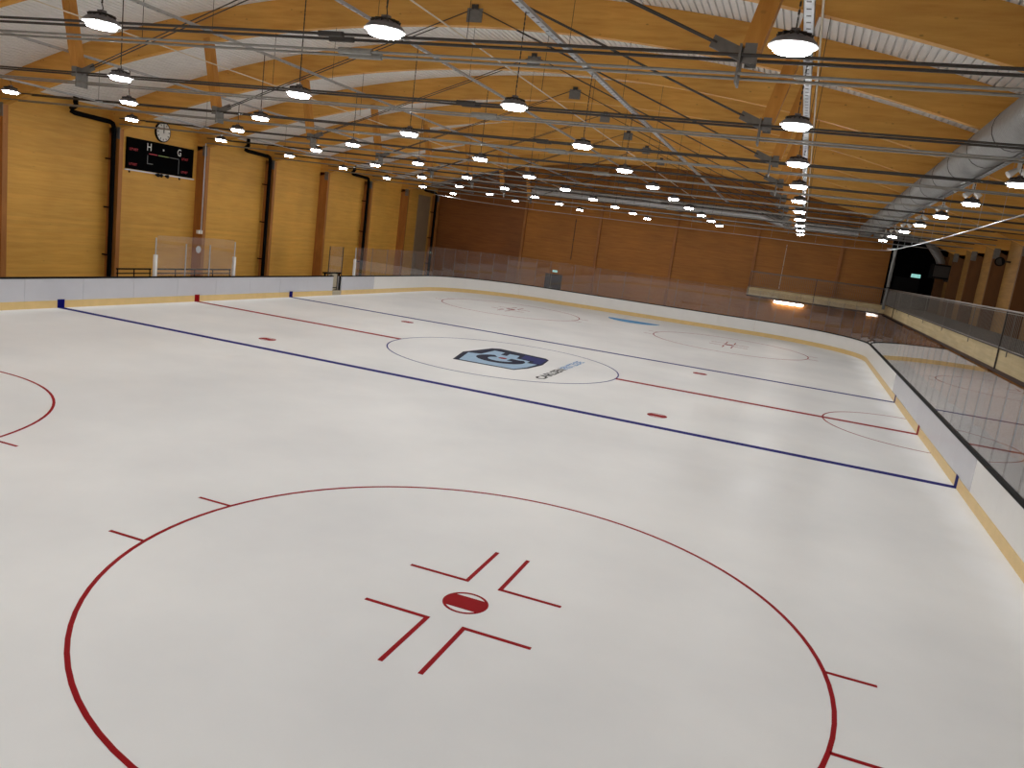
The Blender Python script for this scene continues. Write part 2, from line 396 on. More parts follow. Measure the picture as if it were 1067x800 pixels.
# ------------------------------------------------------------------ walls
def wallpanels(root, xs, sgn):
    ys = [YN]+[AY(i) for i in ARCH_I]+[AY(7), YF]
    for a, b in zip(ys[:-1], ys[1:]):
        if b-a < .3: continue
        obj('wall_panel', MB().box(*sorted((sgn*XW, sgn*(XW+.16))), a+.004, b-.004, 0, zdeck(XW)+.0), 'wall_wood' if sgn < 0 else 'shaded_wall_wood', root)
wl = obj('wall_left', MB().box(-XW-.3, -XW-.165, YN-.3, YF+.3, -.05, 8.1), 'wall_wood'); tag(wl, kind='structure'); wallpanels(wl, -XW, -1)
wr = obj('wall_right', MB().box(XW+.165, XW+.3, YN-.3, YF+.3, -.05, 8.1), 'shaded_wall_wood'); tag(wr, kind='structure'); wallpanels(wr, XW, 1)
def endprism(x0, x1, y0, y1, z0=0., n=6):
    X = [x0+(x1-x0)*k/n for k in range(n+1)]
    mb = MB(); V = []
    for y in (y0, y1): V += [(x, y, z0) for x in X]+[(x, y, zdeck(x)-.01) for x in X]
    m_ = n+1; F = []
    for s in (0, 2*m_):
        for k in range(n): F.append((s+k, s+k+1, s+m_+k+1, s+m_+k))
    for k in range(n): F += [(m_+k, m_+k+1, 3*m_+k+1, 3*m_+k), (k, k+1, 2*m_+k+1, 2*m_+k)]
    F += [(0, m_, 3*m_, 2*m_), (n, m_+n, 3*m_+n, 2*m_+n)]
    return mb.add(V, F)
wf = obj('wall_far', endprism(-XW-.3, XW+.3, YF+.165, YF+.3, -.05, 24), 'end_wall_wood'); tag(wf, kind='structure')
EX = [-XW, -11.3, -5.1, .8, 6.75, 12.6, 15.75, XW]
for k, (a, b) in enumerate(zip(EX[:-1], EX[1:])):
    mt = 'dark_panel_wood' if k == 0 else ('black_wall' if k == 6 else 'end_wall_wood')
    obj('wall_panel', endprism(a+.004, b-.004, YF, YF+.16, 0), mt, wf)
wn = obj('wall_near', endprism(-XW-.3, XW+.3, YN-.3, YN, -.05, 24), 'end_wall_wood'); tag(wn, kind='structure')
obj('cover_panel', MB().box(-XW+.001, -XW+.05, 29.6, 31.7, 0, 6.9), 'cover_grey', wl)
# ------------------------------------------------------------------ ceiling deck
ARCL = math.asin((XW+.2)/(RA+AD))
def deck_mesh():
    per = .19; R = RA+AD; n = int(2*ARCL*R/per); mb = MB(); pr = []
    for k in range(n):
        s0 = -ARCL+2*ARCL*k/n; st = 2*ARCL/n
        pr += [(s0, 0), (s0+st*.74, 0), (s0+st*.78, .07), (s0+st*.96, .07)]
    pr.append((ARCL, 0))
    V = []
    for y in (0, BAY): V += [((R+h)*math.sin(a), y, ZC+(R+h)*math.cos(a)) for a, h in pr]
    q = len(pr)
    mb.add(V, [(i, i+1, q+i+1, q+i) for i in range(q-1)])
    return mb
ce = thing('ceiling', (0, 0, 0), kind='structure')
d0 = obj('deck_sheet', deck_mesh(), 'deck_white', ce); d0.location.y = AY(-6)
for i in range(-5, 7): inst('deck_sheet', d0.data, (0, AY(i), 0), ce)
mb = MB(); n = 40; V = []
for y in (YN-.3, YF+.3):
    for h in (.075, .16):
        V += [((RA+AD+h)*math.sin(-ARCL+2*ARCL*k/n), y, ZC+(RA+AD+h)*math.cos(-ARCL+2*ARCL*k/n)) for k in range(n+1)]
q = n+1; F = []
for k in range(n): F += [(k, k+1, 2*q+k+1, 2*q+k), (q+k, q+k+1, 3*q+k+1, 3*q+k), (k, k+1, q+k+1, q+k), (2*q+k, 2*q+k+1, 3*q+k+1, 3*q+k)]
F += [(0, q, 3*q, 2*q), (n, q+n, 3*q+n, 2*q+n)]
obj('roof_plate', mb.add(V, F), 'deck_white', ce)

# ------------------------------------------------------------------ timber columns
def column(name, x0, x1, y, h, label, group, plate=True):
    t = thing(name, ((x0+x1)/2, y, -.05), label, 'column', group)
    obj('post', MB().box(x0, x1, y-.11, y+.11, -.05, h), 'column_wood' if x0 < 0 else 'shaded_column_wood', t)
    if plate:
        s = -1 if x0 < 0 else 1; xi = min(abs(x0), abs(x1))
        obj('bearing_plate', MB().box(*sorted((s*(xi-.02), s*(xi+.25))), y-.13, y-.11, h-.45, h+.05), 'steel_plate', t)
        obj('anchor_plate', MB().box(*sorted((s*(xi-.015), s*(xi+.3))), y-.125, y-.11, -.05, .35), 'steel_plate', t)
    return t
for i in range(-5, 8):
    nth = ORD[7-i]
    yy = AY(i)
    column('timber_column', -XW, -XI, yy, zlow(XI)+.02, f'timber wall column on the scoreboard side, {nth} from the far corner', 'columns along the left wall')
    column('timber_column', XI, XW, yy, zlow(XI)+.02, f'timber wall column behind the right hand gallery, {nth} from the far corner', 'columns along the right wall')
for k, x in enumerate(EX[1:6]):
    t = thing('end_wall_post', (x, YF-.1, -.05), f'slim timber post on the far end wall, {ORD[k]} from the left corner', 'post', 'posts on the far end wall')
    obj('post', endprism(x-.1, x+.1, YF-.18, YF, -.05, 2), 'column_wood', t)

# ------------------------------------------------------------------ arch trusses
def arch_mesh(y):
    n = 48; mb = MB(); a1 = math.asin(XW/RA); V = []
    for k in range(n+1):
        x = -XW+2*XW*k/n
        for yy, zz in ((y-.11, zlow(x)), (y+.11, zlow(x)), (y+.11, zdeck(x)-.002), (y-.11, zdeck(x)-.002)): V.append((x, yy, zz))
    F = []
    for k in range(n):
        for j in range(4): F.append((4*k+j, 4*k+4+j, 4*k+4+(j+1) % 4, 4*k+(j+1) % 4))
    F += [(0,1,2,3), (4*n, 4*n+3, 4*n+2, 4*n+1)]
    return mb.add(V, F)
SXF, ZF, ZL = 9.05, 7.46, 7.22            # strut foot, upper tie level, lower tie level
XT = SXF+.5
def truss(i):
    y = AY(i)
    t = thing('roof_truss', (0, y, zlow(0)), f'glued timber roof arch with steel tie rods, {ORD[6-i]} from the far end wall', 'roof truss', 'roof trusses over the rink')
    obj('arch_beam', arch_mesh(y), 'arch_wood', t)
    for s in (-1, 1):
        st = obj('strut', MB().obox((s*XT, y, zlow(XT)+.15), (s*SXF, y, ZF+.1), .24, .26, (1,0,0)), 'strut_wood', t)
        obj('strut_shoe', MB().box(s*SXF-.08, s*SXF+.08, y-.145, y-.131, ZF-.1, ZF+.16).box(s*SXF-.08, s*SXF+.08, y+.131, y+.145, ZF-.1, ZF+.16), 'steel_plate', st)
        dz = Vector((-s*9, 0, 10.98-ZF)).normalized()
        a = Vector((s*(SXF-.08), y, ZF+.02)); obj('lug_plate', MB().obox(a-dz*.12, a+dz*.5, .05, .17), 'steel_plate', st)
        obj('hanger_plate', MB().box(s*(SXF-.13)-.015, s*(SXF-.13)+.015, y-.19, y+.19, ZL-.12, ZF+.14), 'steel_plate', t)
        for dy in (-.13, .13):
            obj('diagonal_rod', MB().tube([a+dz*.42+Vector((0,dy*.4,0)), (0, y+dy, 10.98)], .015, 6), 'dark_steel', t)
    for dy in (-.16, .16):
        obj('upper_tie_rod', MB().tube([(-XI, y+dy, ZF), (XI, y+dy, ZF)], .024, 6), 'dark_steel', t)
        r = obj('lower_tie_rod', MB().tube([(-XI, y+dy, ZL), (XI, y+dy, ZL)], .022, 6), 'rod_steel', t)
        obj('turnbuckle', MB().tube([(2.7, y+dy, ZL), (3.3, y+dy, ZL)], .05, 8), 'rod_steel', r)
        obj('turnbuckle', MB().tube([(2.3, y+dy, ZF), (2.75, y+dy, ZF)], .045, 8), 'dark_steel', t)
    pl = obj('apex_plate', MB().box(-.24, .24, y-.14, y-.112, 10.6, 10.98), 'steel_plate', t)
    obj('rod_clevis', MB().box(-.1, .1, y-.18, y-.14, 10.96, 11.08).tube([(0,y-.2,11.03),(0,y+.2,11.03)], .05, 8), 'dark_steel', pl)
    return t
for i in ARCH_I: truss(i)

# ------------------------------------------------------------------ cable trays, pipes
def tray(x, z, wd, label, name='cable_tray', mat='tray_steel'):
    t = thing(name, (x, -1.5, z), label, 'cable tray', 'cable trays along the hall')
    y0, y1 = YN+.2, 28.6
    bm_ = MB().box(x-wd/2, x+wd/2, y0, y1, z, z+.006)
    obj('tray_bottom', bm_, mat, t)
    for s in (-1, 1): obj('tray_side', MB().box(*sorted((x+s*wd/2, x+s*(wd/2-.006))), y0, y1, z, z+.06), mat, t)
    mbs = MB(); k = 0; yy = y0
    while yy < y1:
        mbs.box(x-wd*.22, x+wd*.22, yy, yy+.05, z-.003, z-.0005); yy += .3
    so = obj('slots', mbs, 'dark_steel', t); so['kind'] = 'stuff'
    for i in ARCH_I: obj('hanger', MB().tube([(x, AY(i), z+.05), (x, AY(i), zlow(x)+.01)], .006, 5), 'dark_steel', t)
    return t
LX = [-14.2, -9.4, -4.68, 0.0, 4.7, 9.7, 14.3]; LZ = [7.09, 7.09, 6.99, 6.94, 7.03, 7.07, 7.21]
TZ = [7.42, 7.98, 8.67, 9.06, 8.7, 8.05, 7.87]
TXN = ['cable tray above the lamp row nearest the scoreboard wall', 'cable tray above the second lamp row from the scoreboard wall', 'cable tray above the third lamp row from the scoreboard wall', 'cable tray under the ridge above the middle lamp row', 'slotted cable tray between the ridge and the right hand struts', 'pale slotted cable tray beside the right hand timber struts', 'cable tray just right of the big round duct']
for x, z, tn in zip(LX, TZ, TXN): tray(x, z, .14 if x > 1 else .08, tn)
def longpipe(x, z, r, label):
    t = thing('sprinkler_pipe', (x, 0, z), label, 'pipe', 'thin pale pipes along the hall')
    obj('pipe', MB().tube([(x, YN+.2, z), (x, 29.6, z)], r, 6), 'white_pipe', t)
    for i in ARCH_I: obj('pipe_clip', MB().tube([(x, AY(i), z), (x, AY(i), zlow(x)+.01)], .008, 5), 'dark_steel', t)
longpipe(2.3, 8.84, .016, 'thin pale pipe right of the ridge of the roof')
longpipe(9.86, 8.15, .016, 'thin pale pipe right of the slotted tray by the struts')
longpipe(-6.9, 8.45, .016, 'thin pale pipe on the scoreboard side of the roof')

# ------------------------------------------------------------------ high bay lamps
def lamp_proto():
    t = thing('high_bay_lamp', (0, 0, 0), 'x', 'lamp', 'high bay lamps over the ice')
    h = obj('housing', MB().lathe([(.001, .125), (.1, .125), (.14, .11), (.21, .075), (.25, .035), (.258, .012), (.25, .0), (.19, .0), (.001, .004)], n=24), 'lamp_grey', t, True)
    fins = MB()
    for k in range(14):
        a = 2*PI*k/14; fins.obox((.06*math.cos(a), .06*math.sin(a), .135), (.19*math.cos(a), .19*math.sin(a), .105), .012, .045)
    obj('cooling_fins', fins, 'dark_steel', h)
    obj('rim', MB().lathe([(.244, -.002), (.266, .0), (.268, .014), (.256, .016), (.244, -.002)], n=24), 'lamp_rim', h, True)
    obj('lens', MB().lathe([(.205, .001), (.205, -.042), (.192, -.054), (.14, -.06), (.001, -.063)], n=18), 'lamp_emitter', t, True)
    obj('driver_box', MB().box(-.05, .05, -.04, .04, .12, .19), 'lamp_grey', t)
    obj('hook', MB().tube([(0,0,.18),(0,.02,.22),(0,0,.27),(0,-.015,.3)], .008, 6), 'dark_steel', t)
    return t
def chain_mesh(ln):
    mb = MB(); z = .29; k = 0
    while z < ln-.02:
        wv = .012 if k % 2 else .0035; wd = .0035 if k % 2 else .012
        mb.box(-wv, wv, -wd, wd, z, min(z+.05, ln)); z += .042; k += 1
    return mb
CM = {}
LNAME = ['row nearest the scoreboard wall', 'second row from the scoreboard wall', 'third row from the scoreboard wall', 'middle row under the ridge', 'row right of the middle row', 'row by the right timber struts', 'row beside the big round duct']
proto = lamp_proto(); used = False
JR = range(-3, 10)
for c, (x, z) in enumerate(zip(LX, LZ)):
    for j in JR:
        y = -19.4+4.92*j
        if c == 6:
            y = CAM.y+(y-CAM.y)*1.064
            if y > 28 or y < YN+.5: continue
        lb = f'round high bay lamp, {ORD[9-j]} from the far end, {LNAME[c]}'
        if not used: t = proto; t.location = (x, y, z); t['label'] = lb; used = True
        else: t = copy_tree(proto, (x, y, z), lb); [C.objects.unlink(ch) for ch in []]
        for ch in list(t.children):
            if ch.name.startswith('chain'): bpy.data.objects.remove(ch)
        if c not in CM:
            me = bpy.data.meshes.new('chain'); mbc = chain_mesh(TZ[c]-z-.006); me.from_pydata(mbc.v, [], mbc.f); me.materials.append(MATS['dark_steel']); CM[c] = me
        inst('chain', CM[c], (0, 0, 0), t)

# ------------------------------------------------------------------ ventilation ducts
def duct(name, pts, r, label, ribs=.12, mat='galvanised', seam=1.5, cat='duct'):
    """spiral duct: body with fine ribs, seam bands as parts"""
    t = thing(name, pts[0], label, cat)
    P = [Vector(p) for p in pts]; Q = []; RR = []
    for a, b in zip(P[:-1], P[1:]):
        n = max(2, int((b-a).length/ribs))
        for k in range(n):
            Q.append(a.lerp(b, k/n)); RR.append(r); Q.append(a.lerp(b, (k+.75)/n)); RR.append(r); Q.append(a.lerp(b, (k+.82)/n)); RR.append(r*1.012); Q.append(a.lerp(b, (k+.93)/n)); RR.append(r*1.012)
    Q.append(P[-1]); RR.append(r)
    obj('duct_body', MB().tube(Q, RR, 20), mat, t, True)
    for a, b in zip(P[:-1], P[1:]):
        ln = (b-a).length; d = (b-a).normalized(); s = seam
        while s < ln:
            p = a+d*s; obj('seam_band', MB().tube([p-d*.02, p+d*.02], r*1.025, 20), 'dark_steel' if mat == 'galvanised' else mat, t, True); s += seam
    return t
duct('ventilation_duct', [(13.67, YN+.2, 8.02), (13.67, 29.6, 8.02)], .44, 'big round spiral steel duct running along the right of the roof', .1, seam=2.6)
duct('cross_duct', [(-10.2, 30.6, 8.24), (6.9, 30.6, 8.24), (8.6, 30.6, 7.8), (13.3, 30.6, 7.8)], .22, 'bright steel duct crossing in front of the far wall with a downward bend', .12, 'tray_steel', seam=1.9)
duct('cross_duct', [(-10.2, 31.12, 8.5), (7.2, 31.12, 8.5), (8.9, 31.12, 8.05), (13.3, 31.12, 8.05)], .2, 'dimmer steel duct just behind and above the bright cross duct', .12, seam=2.3)
for d_ in [o for o in C.objects if o.name.split('.')[0] in ('cross_duct', 'ventilation_duct')]:
    o3 = ORG[d_.name]
    if d_.name.startswith('vent'):
        for i in ARCH_I: obj('hanger', MB().tube([(13.67, AY(i), 8.46), (13.67, AY(i), zlow(13.67)+.01)], .01, 5), 'dark_steel', d_)
    else:
        for x_ in range(-9, 7, 3): obj('hanger', MB().tube([(x_, o3.y, o3.z+.2), (x_, o3.y, zdeck(x_)-.001)], .008, 5), 'dark_steel', d_)
bd = duct('branch_duct', [(14.16, 29.2, 7.9), (17.1, 29.2, 7.9)], .27, 'ribbed branch duct leaving the big duct and dropping to the black corner unit', .1, seam=.9)
P_ = [Vector((17.1, 29.2, 7.9)), Vector((17.35, 29.2, 7.85)), Vector((17.55, 29.22, 7.68)), Vector((18.3, 29.3, 6.8)), Vector((18.45, 29.35, 6.5)), Vector((18.45, 29.35, 6.42))]
Q_ = []; R_ = []
for a_, b_ in zip(P_[:-1], P_[1:]):
    n_ = max(2, int((b_-a_).length/.05))
    for k in range(n_): Q_.append(a_.lerp(b_, k/n_)); R_.append(.27 if k % 2 else .25)
obj('flexible_hose', MB().tube(Q_, R_, 16), 'galvanised', bd, True)
t = thing('air_unit', (18.6, 29.4, 5.4), 'black air handling unit hanging in the dark far right corner', 'air unit')
obj('casing', MB().box(18.0, 19.15, 28.7, 30.2, 5.5, 6.4), 'black_plastic', t)
obj('grille', MB().box(18.05, 18.95, 28.66, 28.7, 5.6, 6.3), 'dark_steel', t)
for s in (28.9, 30.0): obj('bracket', MB().box(18.9, XW-.01, s-.03, s+.03, 5.36, 5.5), 'dark_steel', t)
for j in range(2, 9):
    y = CAM.y+(9.55+4.92*j)*1.064+.9
    t = thing('spotlight', (14.42, y, 7.5), f'small white twin spotlight under the tray by the duct, {ORD[8-j]} from the far end', 'spotlight', 'white twin spotlights by the duct')
    obj('bracket', MB().box(14.38, 14.46, y-.04, y+.04, 7.62, 7.868), 'white_paint', t)
    for s in (-1, 1): obj('spot_head', MB().tube([(14.42+s*.03, y, 7.64), (14.42+s*.2, y-.05, 7.5)], [.05, .09], 10), 'white_paint', t, True)

# ------------------------------------------------------------------ rain water pipes on the left wall
def rainpipe(yc, k):
    x = -XI-.03
    t = thing('drain_pipe', (x, yc-.28, 0), f'black drain pipe with a crooked top on the scoreboard wall, {ORD[k]} from the camera', 'pipe', 'black drain pipes on the left wall')
    yp = yc-.26
    obj('down_pipe', MB().tube([(x-.15, yp-2.0, 7.95), (x-.15, yp-2.0, 7.7), (x-.15, yp-1.97, 7.6), (x-.15, yp-2.2, 7.42), (x-.15, yp-2.18, 7.34), (x-.15, yp-2.05, 7.3), (x-.15, yp-.25, 7.25), (x-.15, yp-.08, 7.2), (x-.15, yp, 7.05), (x-.15, yp, 0.)], .1, 10), 'black_pipe', t, True)
    for z in (1.5, 3.6, 5.7): obj('pipe_bracket', MB().box(-XW+.001, x-.2, yp-.03, yp+.03, z-.03, z+.03), 'black_pipe', t)
for k, i in enumerate((1, 3, 5, 7)): rainpipe(AY(i), k)
t = thing('cable_conduit', (-XI+.02, AY(2)-.16, 2.4), 'thin pale cable conduit down the column right of the scoreboard', 'conduit')
obj('conduit', MB().tube([(-XI-.05, AY(2)-.16, 7.2), (-XI-.05, AY(2)-.16, 2.9)], .03, 6), 'tray_steel', t)
obj('socket_box', MB().box(-XI-.12, -XI+.02, AY(2)-.22, AY(2)-.12, 2.72, 2.9), 'white_paint', t)
obj('socket_box', MB().box(-XI-.12, -XI+.02, AY(2)-.42, AY(2)-.3, 2.72, 2.9), 'white_paint', t)

# ------------------------------------------------------------------ scoreboard and clock
sb = thing('scoreboard', (-XW, 2.22, 5.42), 'black electronic scoreboard with H and G on the timber wall', 'scoreboard')
y0, y1, z0, z1 = .14, 4.3, 5.42, 6.8
obj('case', MB().box(-XW, -XW+.13, y0, y1, z0, z1), 'score_black', sb)
fx_ = -XW+.131
for body, yy, zz, hh, ww, mt in (('H', 1.27, 6.36, .33, .26, 'score_white'), ('G', 3.2, 6.36, .33, .24, 'score_white'),
        ('UTVIST', .24, 6.24, .11, .5, 'score_red'), ('UTVIST', .24, 5.58, .11, .46, 'score_red'), ('UTVIST', 3.5, 6.2, .11, .44, 'score_red'), ('UTVIST', 3.5, 5.58, .11, .44, 'score_red')):
    text_mesh('lettering', body, mt, sb, (ww, hh), 0, ((0,1,0), (0,0,1)), (fx_, yy, zz), bold=.01, org=Vector((-XW, 2.22, 5.42)))
mk = lambda nm, mt, a, b, c, d: obj(nm, MB().box(-XW+.13, fx_+.002, a, b, c, d), mt, sb)
mk('dot', 'score_white', 2.25, 2.33, 6.46, 6.54)
mk('red_bar', 'score_red', 1.4, 1.92, 6.2, 6.24); mk('lime_bar', 'score_lime', 1.98, 2.66, 6.2, 6.23); mk('grey_bar', 'score_line', 2.7, 3.3, 6.2, 6.23)
mk('frame_line', 'score_line', 1.3, 1.34, 5.75, 6.15); mk('frame_line', 'score_line', 1.34, 1.66, 5.75, 5.79); mk('frame_line', 'score_line', 3.3, 3.33, 5.5, 6.2)
rl = obj('mounting_rail', MB().box(-XW, -XW+.06, .1, 4.5, 5.34, 5.4), 'white_paint', sb)
for yy in (1.95, 2.15, 2.55): obj('horn', MB().tube([(-XW+.05, yy, 5.33), (-XW+.22, yy, 5.31)], [.04, .09], 10), 'black_plastic', sb, True)
for yy in (.35, 3.5): obj('foot', MB().box(-XW, -XW+.05, yy, yy+.05, 5.24, 5.36), 'black_plastic', sb)
ck = thing('wall_clock', (-XW, 2.27, 7.33), 'round white wall clock with black rim above the scoreboard', 'clock')
ckm = MB(); ckf = MB()
def disc_x(mb, x0, x1, cy_, cz, r, n=28): return mb.tube([(x0, cy_, cz), (x1, cy_, cz)], r, n)
obj('rim', disc_x(MB(), -XW, -XW+.09, 2.27, 7.33, .47), 'black_plastic', ck)
obj('dial', disc_x(MB(), -XW+.09, -XW+.1, 2.27, 7.33, .42), 'clock_face', ck)
for k in range(12):
    a = 2*PI*k/12; cyk, czk = 2.27+.35*math.sin(a), 7.33+.35*math.cos(a)
    obj('hour_mark', MB().obox((-XW+.104, cyk-.04*math.sin(a), czk-.04*math.cos(a)), (-XW+.104, cyk+.04*math.sin(a), czk+.04*math.cos(a)), .035, .006, (1,0,0)), 'black_plastic', ck)
obj('minute_hand', MB().obox((-XW+.107, 2.27, 7.28), (-XW+.107, 2.27, 7.67), .035, .006, (1,0,0)), 'black_plastic', ck)
obj('hour_hand', MB().obox((-XW+.112, 2.27, 7.28), (-XW+.112, 2.285, 7.56), .05, .006, (1,0,0)), 'black_plastic', ck)

# ------------------------------------------------------------------ dasher boards
BZ = 1.06
def path_pt(s_):
    """arc length along the rink outline, from the right side at y=-(HL-RC), counter clockwise; returns point and outward normal"""
    L1 = 2*(HL-RC); La = RC*PI/2; L2 = 2*(HW-RC)
    segs = [('l', L1, (HW, -(HL-RC)), (0, 1)), ('a', La, (HW-RC, HL-RC), 0), ('l', L2, (HW-RC, HL), (-1, 0)), ('a', La, (-HW+RC, HL-RC), 90),
            ('l', L1, (-HW, HL-RC), (0, -1)), ('a', La, (-HW+RC, -HL+RC), 180), ('l', L2, (-HW+RC, -HL), (1, 0)), ('a', La, (HW-RC, -HL+RC), 270)]
    for ty, ln, p, d in segs:
        if s_ <= ln+1e-9:
            if ty == 'l':
                return (p[0]+d[0]*s_, p[1]+d[1]*s_), (d[1], -d[0])
            a = math.radians(d+90*s_/ln); return (p[0]+RC*math.cos(a), p[1]+RC*math.sin(a)), (math.cos(a), math.sin(a))
        s_ -= ln
    return path_pt(0)
L1 = 2*(HL-RC); La = RC*PI/2; L2 = 2*(HW-RC); STOT = 2*(L1+L2)+4*La
def strip_s(sa, sb_, o0, o1, z0, z1, curved):
    n = 10 if curved else 1; A = []; B = []
    for k in range(n+1):
        p, nn = path_pt(sa+(sb_-sa)*k/n); A.append((p[0]+nn[0]*o0, p[1]+nn[1]*o0)); B.append((p[0]+nn[0]*o1, p[1]+nn[1]*o1))
    return MB().strip(A, B, z0, z1)
def s_of_left(y): return L1+2*La+L2+(HL-RC-y)      # arc length of a point on the left side
def s_of_right(y): return y+HL-RC
boards = thing('rink_boards', (0, 0, 0), 'white rink boards with yellow kick strip and black cap rail around the ice', 'rink boards')
GATE = (s_of_left(11.95), s_of_left(11.02))
cuts = []
bounds = [(0, L1, False), (L1, L1+La, True), (L1+La, L1+La+L2, False), (L1+La+L2, L1+2*La+L2, True), (L1+2*La+L2, 2*L1+2*La+L2, False), (2*L1+2*La+L2, 2*L1+3*La+L2, True), (2*L1+3*La+L2, 2*L1+3*La+2*L2, False), (2*L1+3*La+2*L2, STOT, True)]
segs = []
for a, b, cv in bounds:
    n = round((b-a)/2.4); ed = [a+(b-a)*k/n for k in range(n+1)]
    if a <= GATE[0] < b:
        ed = [e for e in ed if not (GATE[0]-.5 < e < GATE[1]+.5)]+list(GATE); ed.sort()
    for q, r in zip(ed[:-1], ed[1:]):
        if abs(q-GATE[0]) < 1e-6: continue
        segs.append((q, r, cv))
for q, r, cv in segs:
    (px, py), _ = path_pt((q+r)/2)
    grey = (px < -HW+.01 and -23 < py < 15.7) or (px > HW-.01 and -7.6 < py < 8)
    p_ = obj('board_panel', strip_s(q+.004, r-.004, 0, .09, 0, BZ, cv), 'board_grey' if grey else 'board_white', boards, cv)
    obj('kick_plate', strip_s(q+.002, r-.002, -.014, -.0005, .0, .27, cv), 'kick_yellow', p_, cv)
    obj('cap_rail', strip_s(q, r, -.02, .12, BZ+.001, BZ+.055, cv), 'black_plastic', p_, cv)
    if not cv:
        for z in (.42, .62, .82, .98):
            (ax, ay), nn = path_pt(r-.05)
            break
for s in (-1, 1):
    for yy, mt in ((-BL, 'line_blue'), (0, 'line_red'), (BL, 'line_blue')):
        obj('line_mark', MB().box(*sorted((s*(HW-.0145), s*(HW-.019))), yy-.15, yy+.15, .005, .31), mt, boards)
# gate on the left side, standing open
t = thing('board_gate', (-HW-.1, 11.5, 0), 'open gate in the left boards with a tan stile and black edge', 'gate')
obj('door_leaf', MB().box(-HW-.85, -HW-.12, 11.86, 11.93, .1, BZ), 'board_grey', t)
obj('door_edge', MB().box(-HW-.118, -HW-.06, 11.82, 11.93, .02, BZ+.02), 'black_plastic', t)
obj('stile', MB().box(-HW-.3, -HW-.14, 11.1, 11.62, .3, BZ+.14), 'tan_panel', t)
obj('stile_edge', MB().box(-HW-.31, -HW-.13, 11.62, 11.68, .05, BZ+.14), 'black_plastic', t)
obj('threshold', MB().box(-HW-.3, -HW+.005, 11.04, 11.9, -.045, .26), 'tan_panel', t)
obj('latch_bar', MB().box(-HW-.13, -HW-.1, 11.1, 11.62, .4, .44), 'black_plastic', t)
obj('top_shelf', MB().box(-HW-.55, -HW-.32, 10.7, 12.4, BZ+.12, BZ+.2), 'black_plastic', t)
for yy in (10.8, 12.3): obj('shelf_post', MB().box(-HW-.48, -HW-.4, yy-.03, yy+.03, -.05, BZ+.12), 'black_plastic', t)

# ------------------------------------------------------------------ protective glass
GT_S, GT_E, GT_R = 2.78, 3.15, 2.99
glass = thing('rink_glass', (0, 0, BZ), 'clear protective glass with slim posts on the boards round the far end and right side', 'rink glass')
def run(sa, sb_, wd, top, cv, posts='rail_steel', o=.05, pw=.022):
    n = max(1, round((sb_-sa)/wd))
    for k in range(n):
        a = sa+(sb_-sa)*k/n; b = sa+(sb_-sa)*(k+1)/n
        tp = top if not callable(top) else top((a+b)/2)
        obj('glass_pane', strip_s(a+.012, b-.012, o-.006, o+.006, BZ+.06, tp, False), 'glass', glass)
        (px, py), nn = path_pt(a)
        obj('glass_post', MB().obox((px+nn[0]*(o+.02), py+nn[1]*(o+.02), BZ+.056), (px+nn[0]*(o+.02), py+nn[1]*(o+.02), tp), pw, .024, (nn[0], nn[1], 0)), posts, glass)
run(0, L1, 1.24, GT_R, False, 'black_plastic', pw=.012)
run(L1, L1+La, 1.22, GT_E, True)
run(L1+La, L1+La+L2, 1.94, GT_E, False)
run(L1+La+L2, L1+2*La+L2, 1.1, GT_E, True)
run(L1+2*La+L2, s_of_left(13.4), 1.9, GT_S, False)
obj('end_post', MB().box(-HW-.14, -HW-.02, 13.28, 13.4, BZ+.056, 2.1), 'white_paint', glass)
obj('end_post', MB().box(-HW-.1, -HW-.05, 13.32, 13.38, 2.1, GT_S), 'tray_steel', glass)
g2 = thing('bench_glass', (-HW-.25, .2, 0), 'clear glass screen with white end posts behind the left boards', 'glass screen')
gx = -HW-.24
for a, b in ((-2.25, -.55), (-.55, .96), (.96, 2.6)): obj('glass_pane', MB().box(gx-.006, gx+.006, a+.012, b-.012, BZ, 2.8), 'glass', g2)
for yy in (-.55, .96): obj('glass_clamp', MB().box(gx-.02, gx+.02, yy-.02, yy+.02, -.05, 2.5), 'tray_steel', g2)
for yy in (-2.3, 2.65):
    obj('end_post', MB().box(gx-.06, gx+.06, yy-.06, yy+.06, -.05, 2.0), 'white_paint', g2)
    obj('end_rail', MB().box(gx-.02, gx+.02, yy-.02, yy+.02, 2.0, 2.7), 'tray_steel', g2)
obj('sticker', MB().tube([(gx+.008, .2, 2.28), (gx+.012, .2, 2.28)], .16, 20).tube([(gx+.012, .2, 2.28), (gx+.014, .2, 2.28)], .1, 20), 'tray_steel', g2)
g3 = thing('gate_glass', (-HW-.2, 11.5, 0), 'small glass panel on two slim posts by the open board gate', 'glass screen')
obj('glass_pane', MB().box(gx-.006, gx+.006, 10.83, 12.17, BZ+.22, 2.76), 'glass', g3)
for yy in (10.8, 12.2): obj('glass_post', MB().box(gx-.02, gx+.02, yy-.02, yy+.02, -.05, 2.76), 'dark_steel', g3)
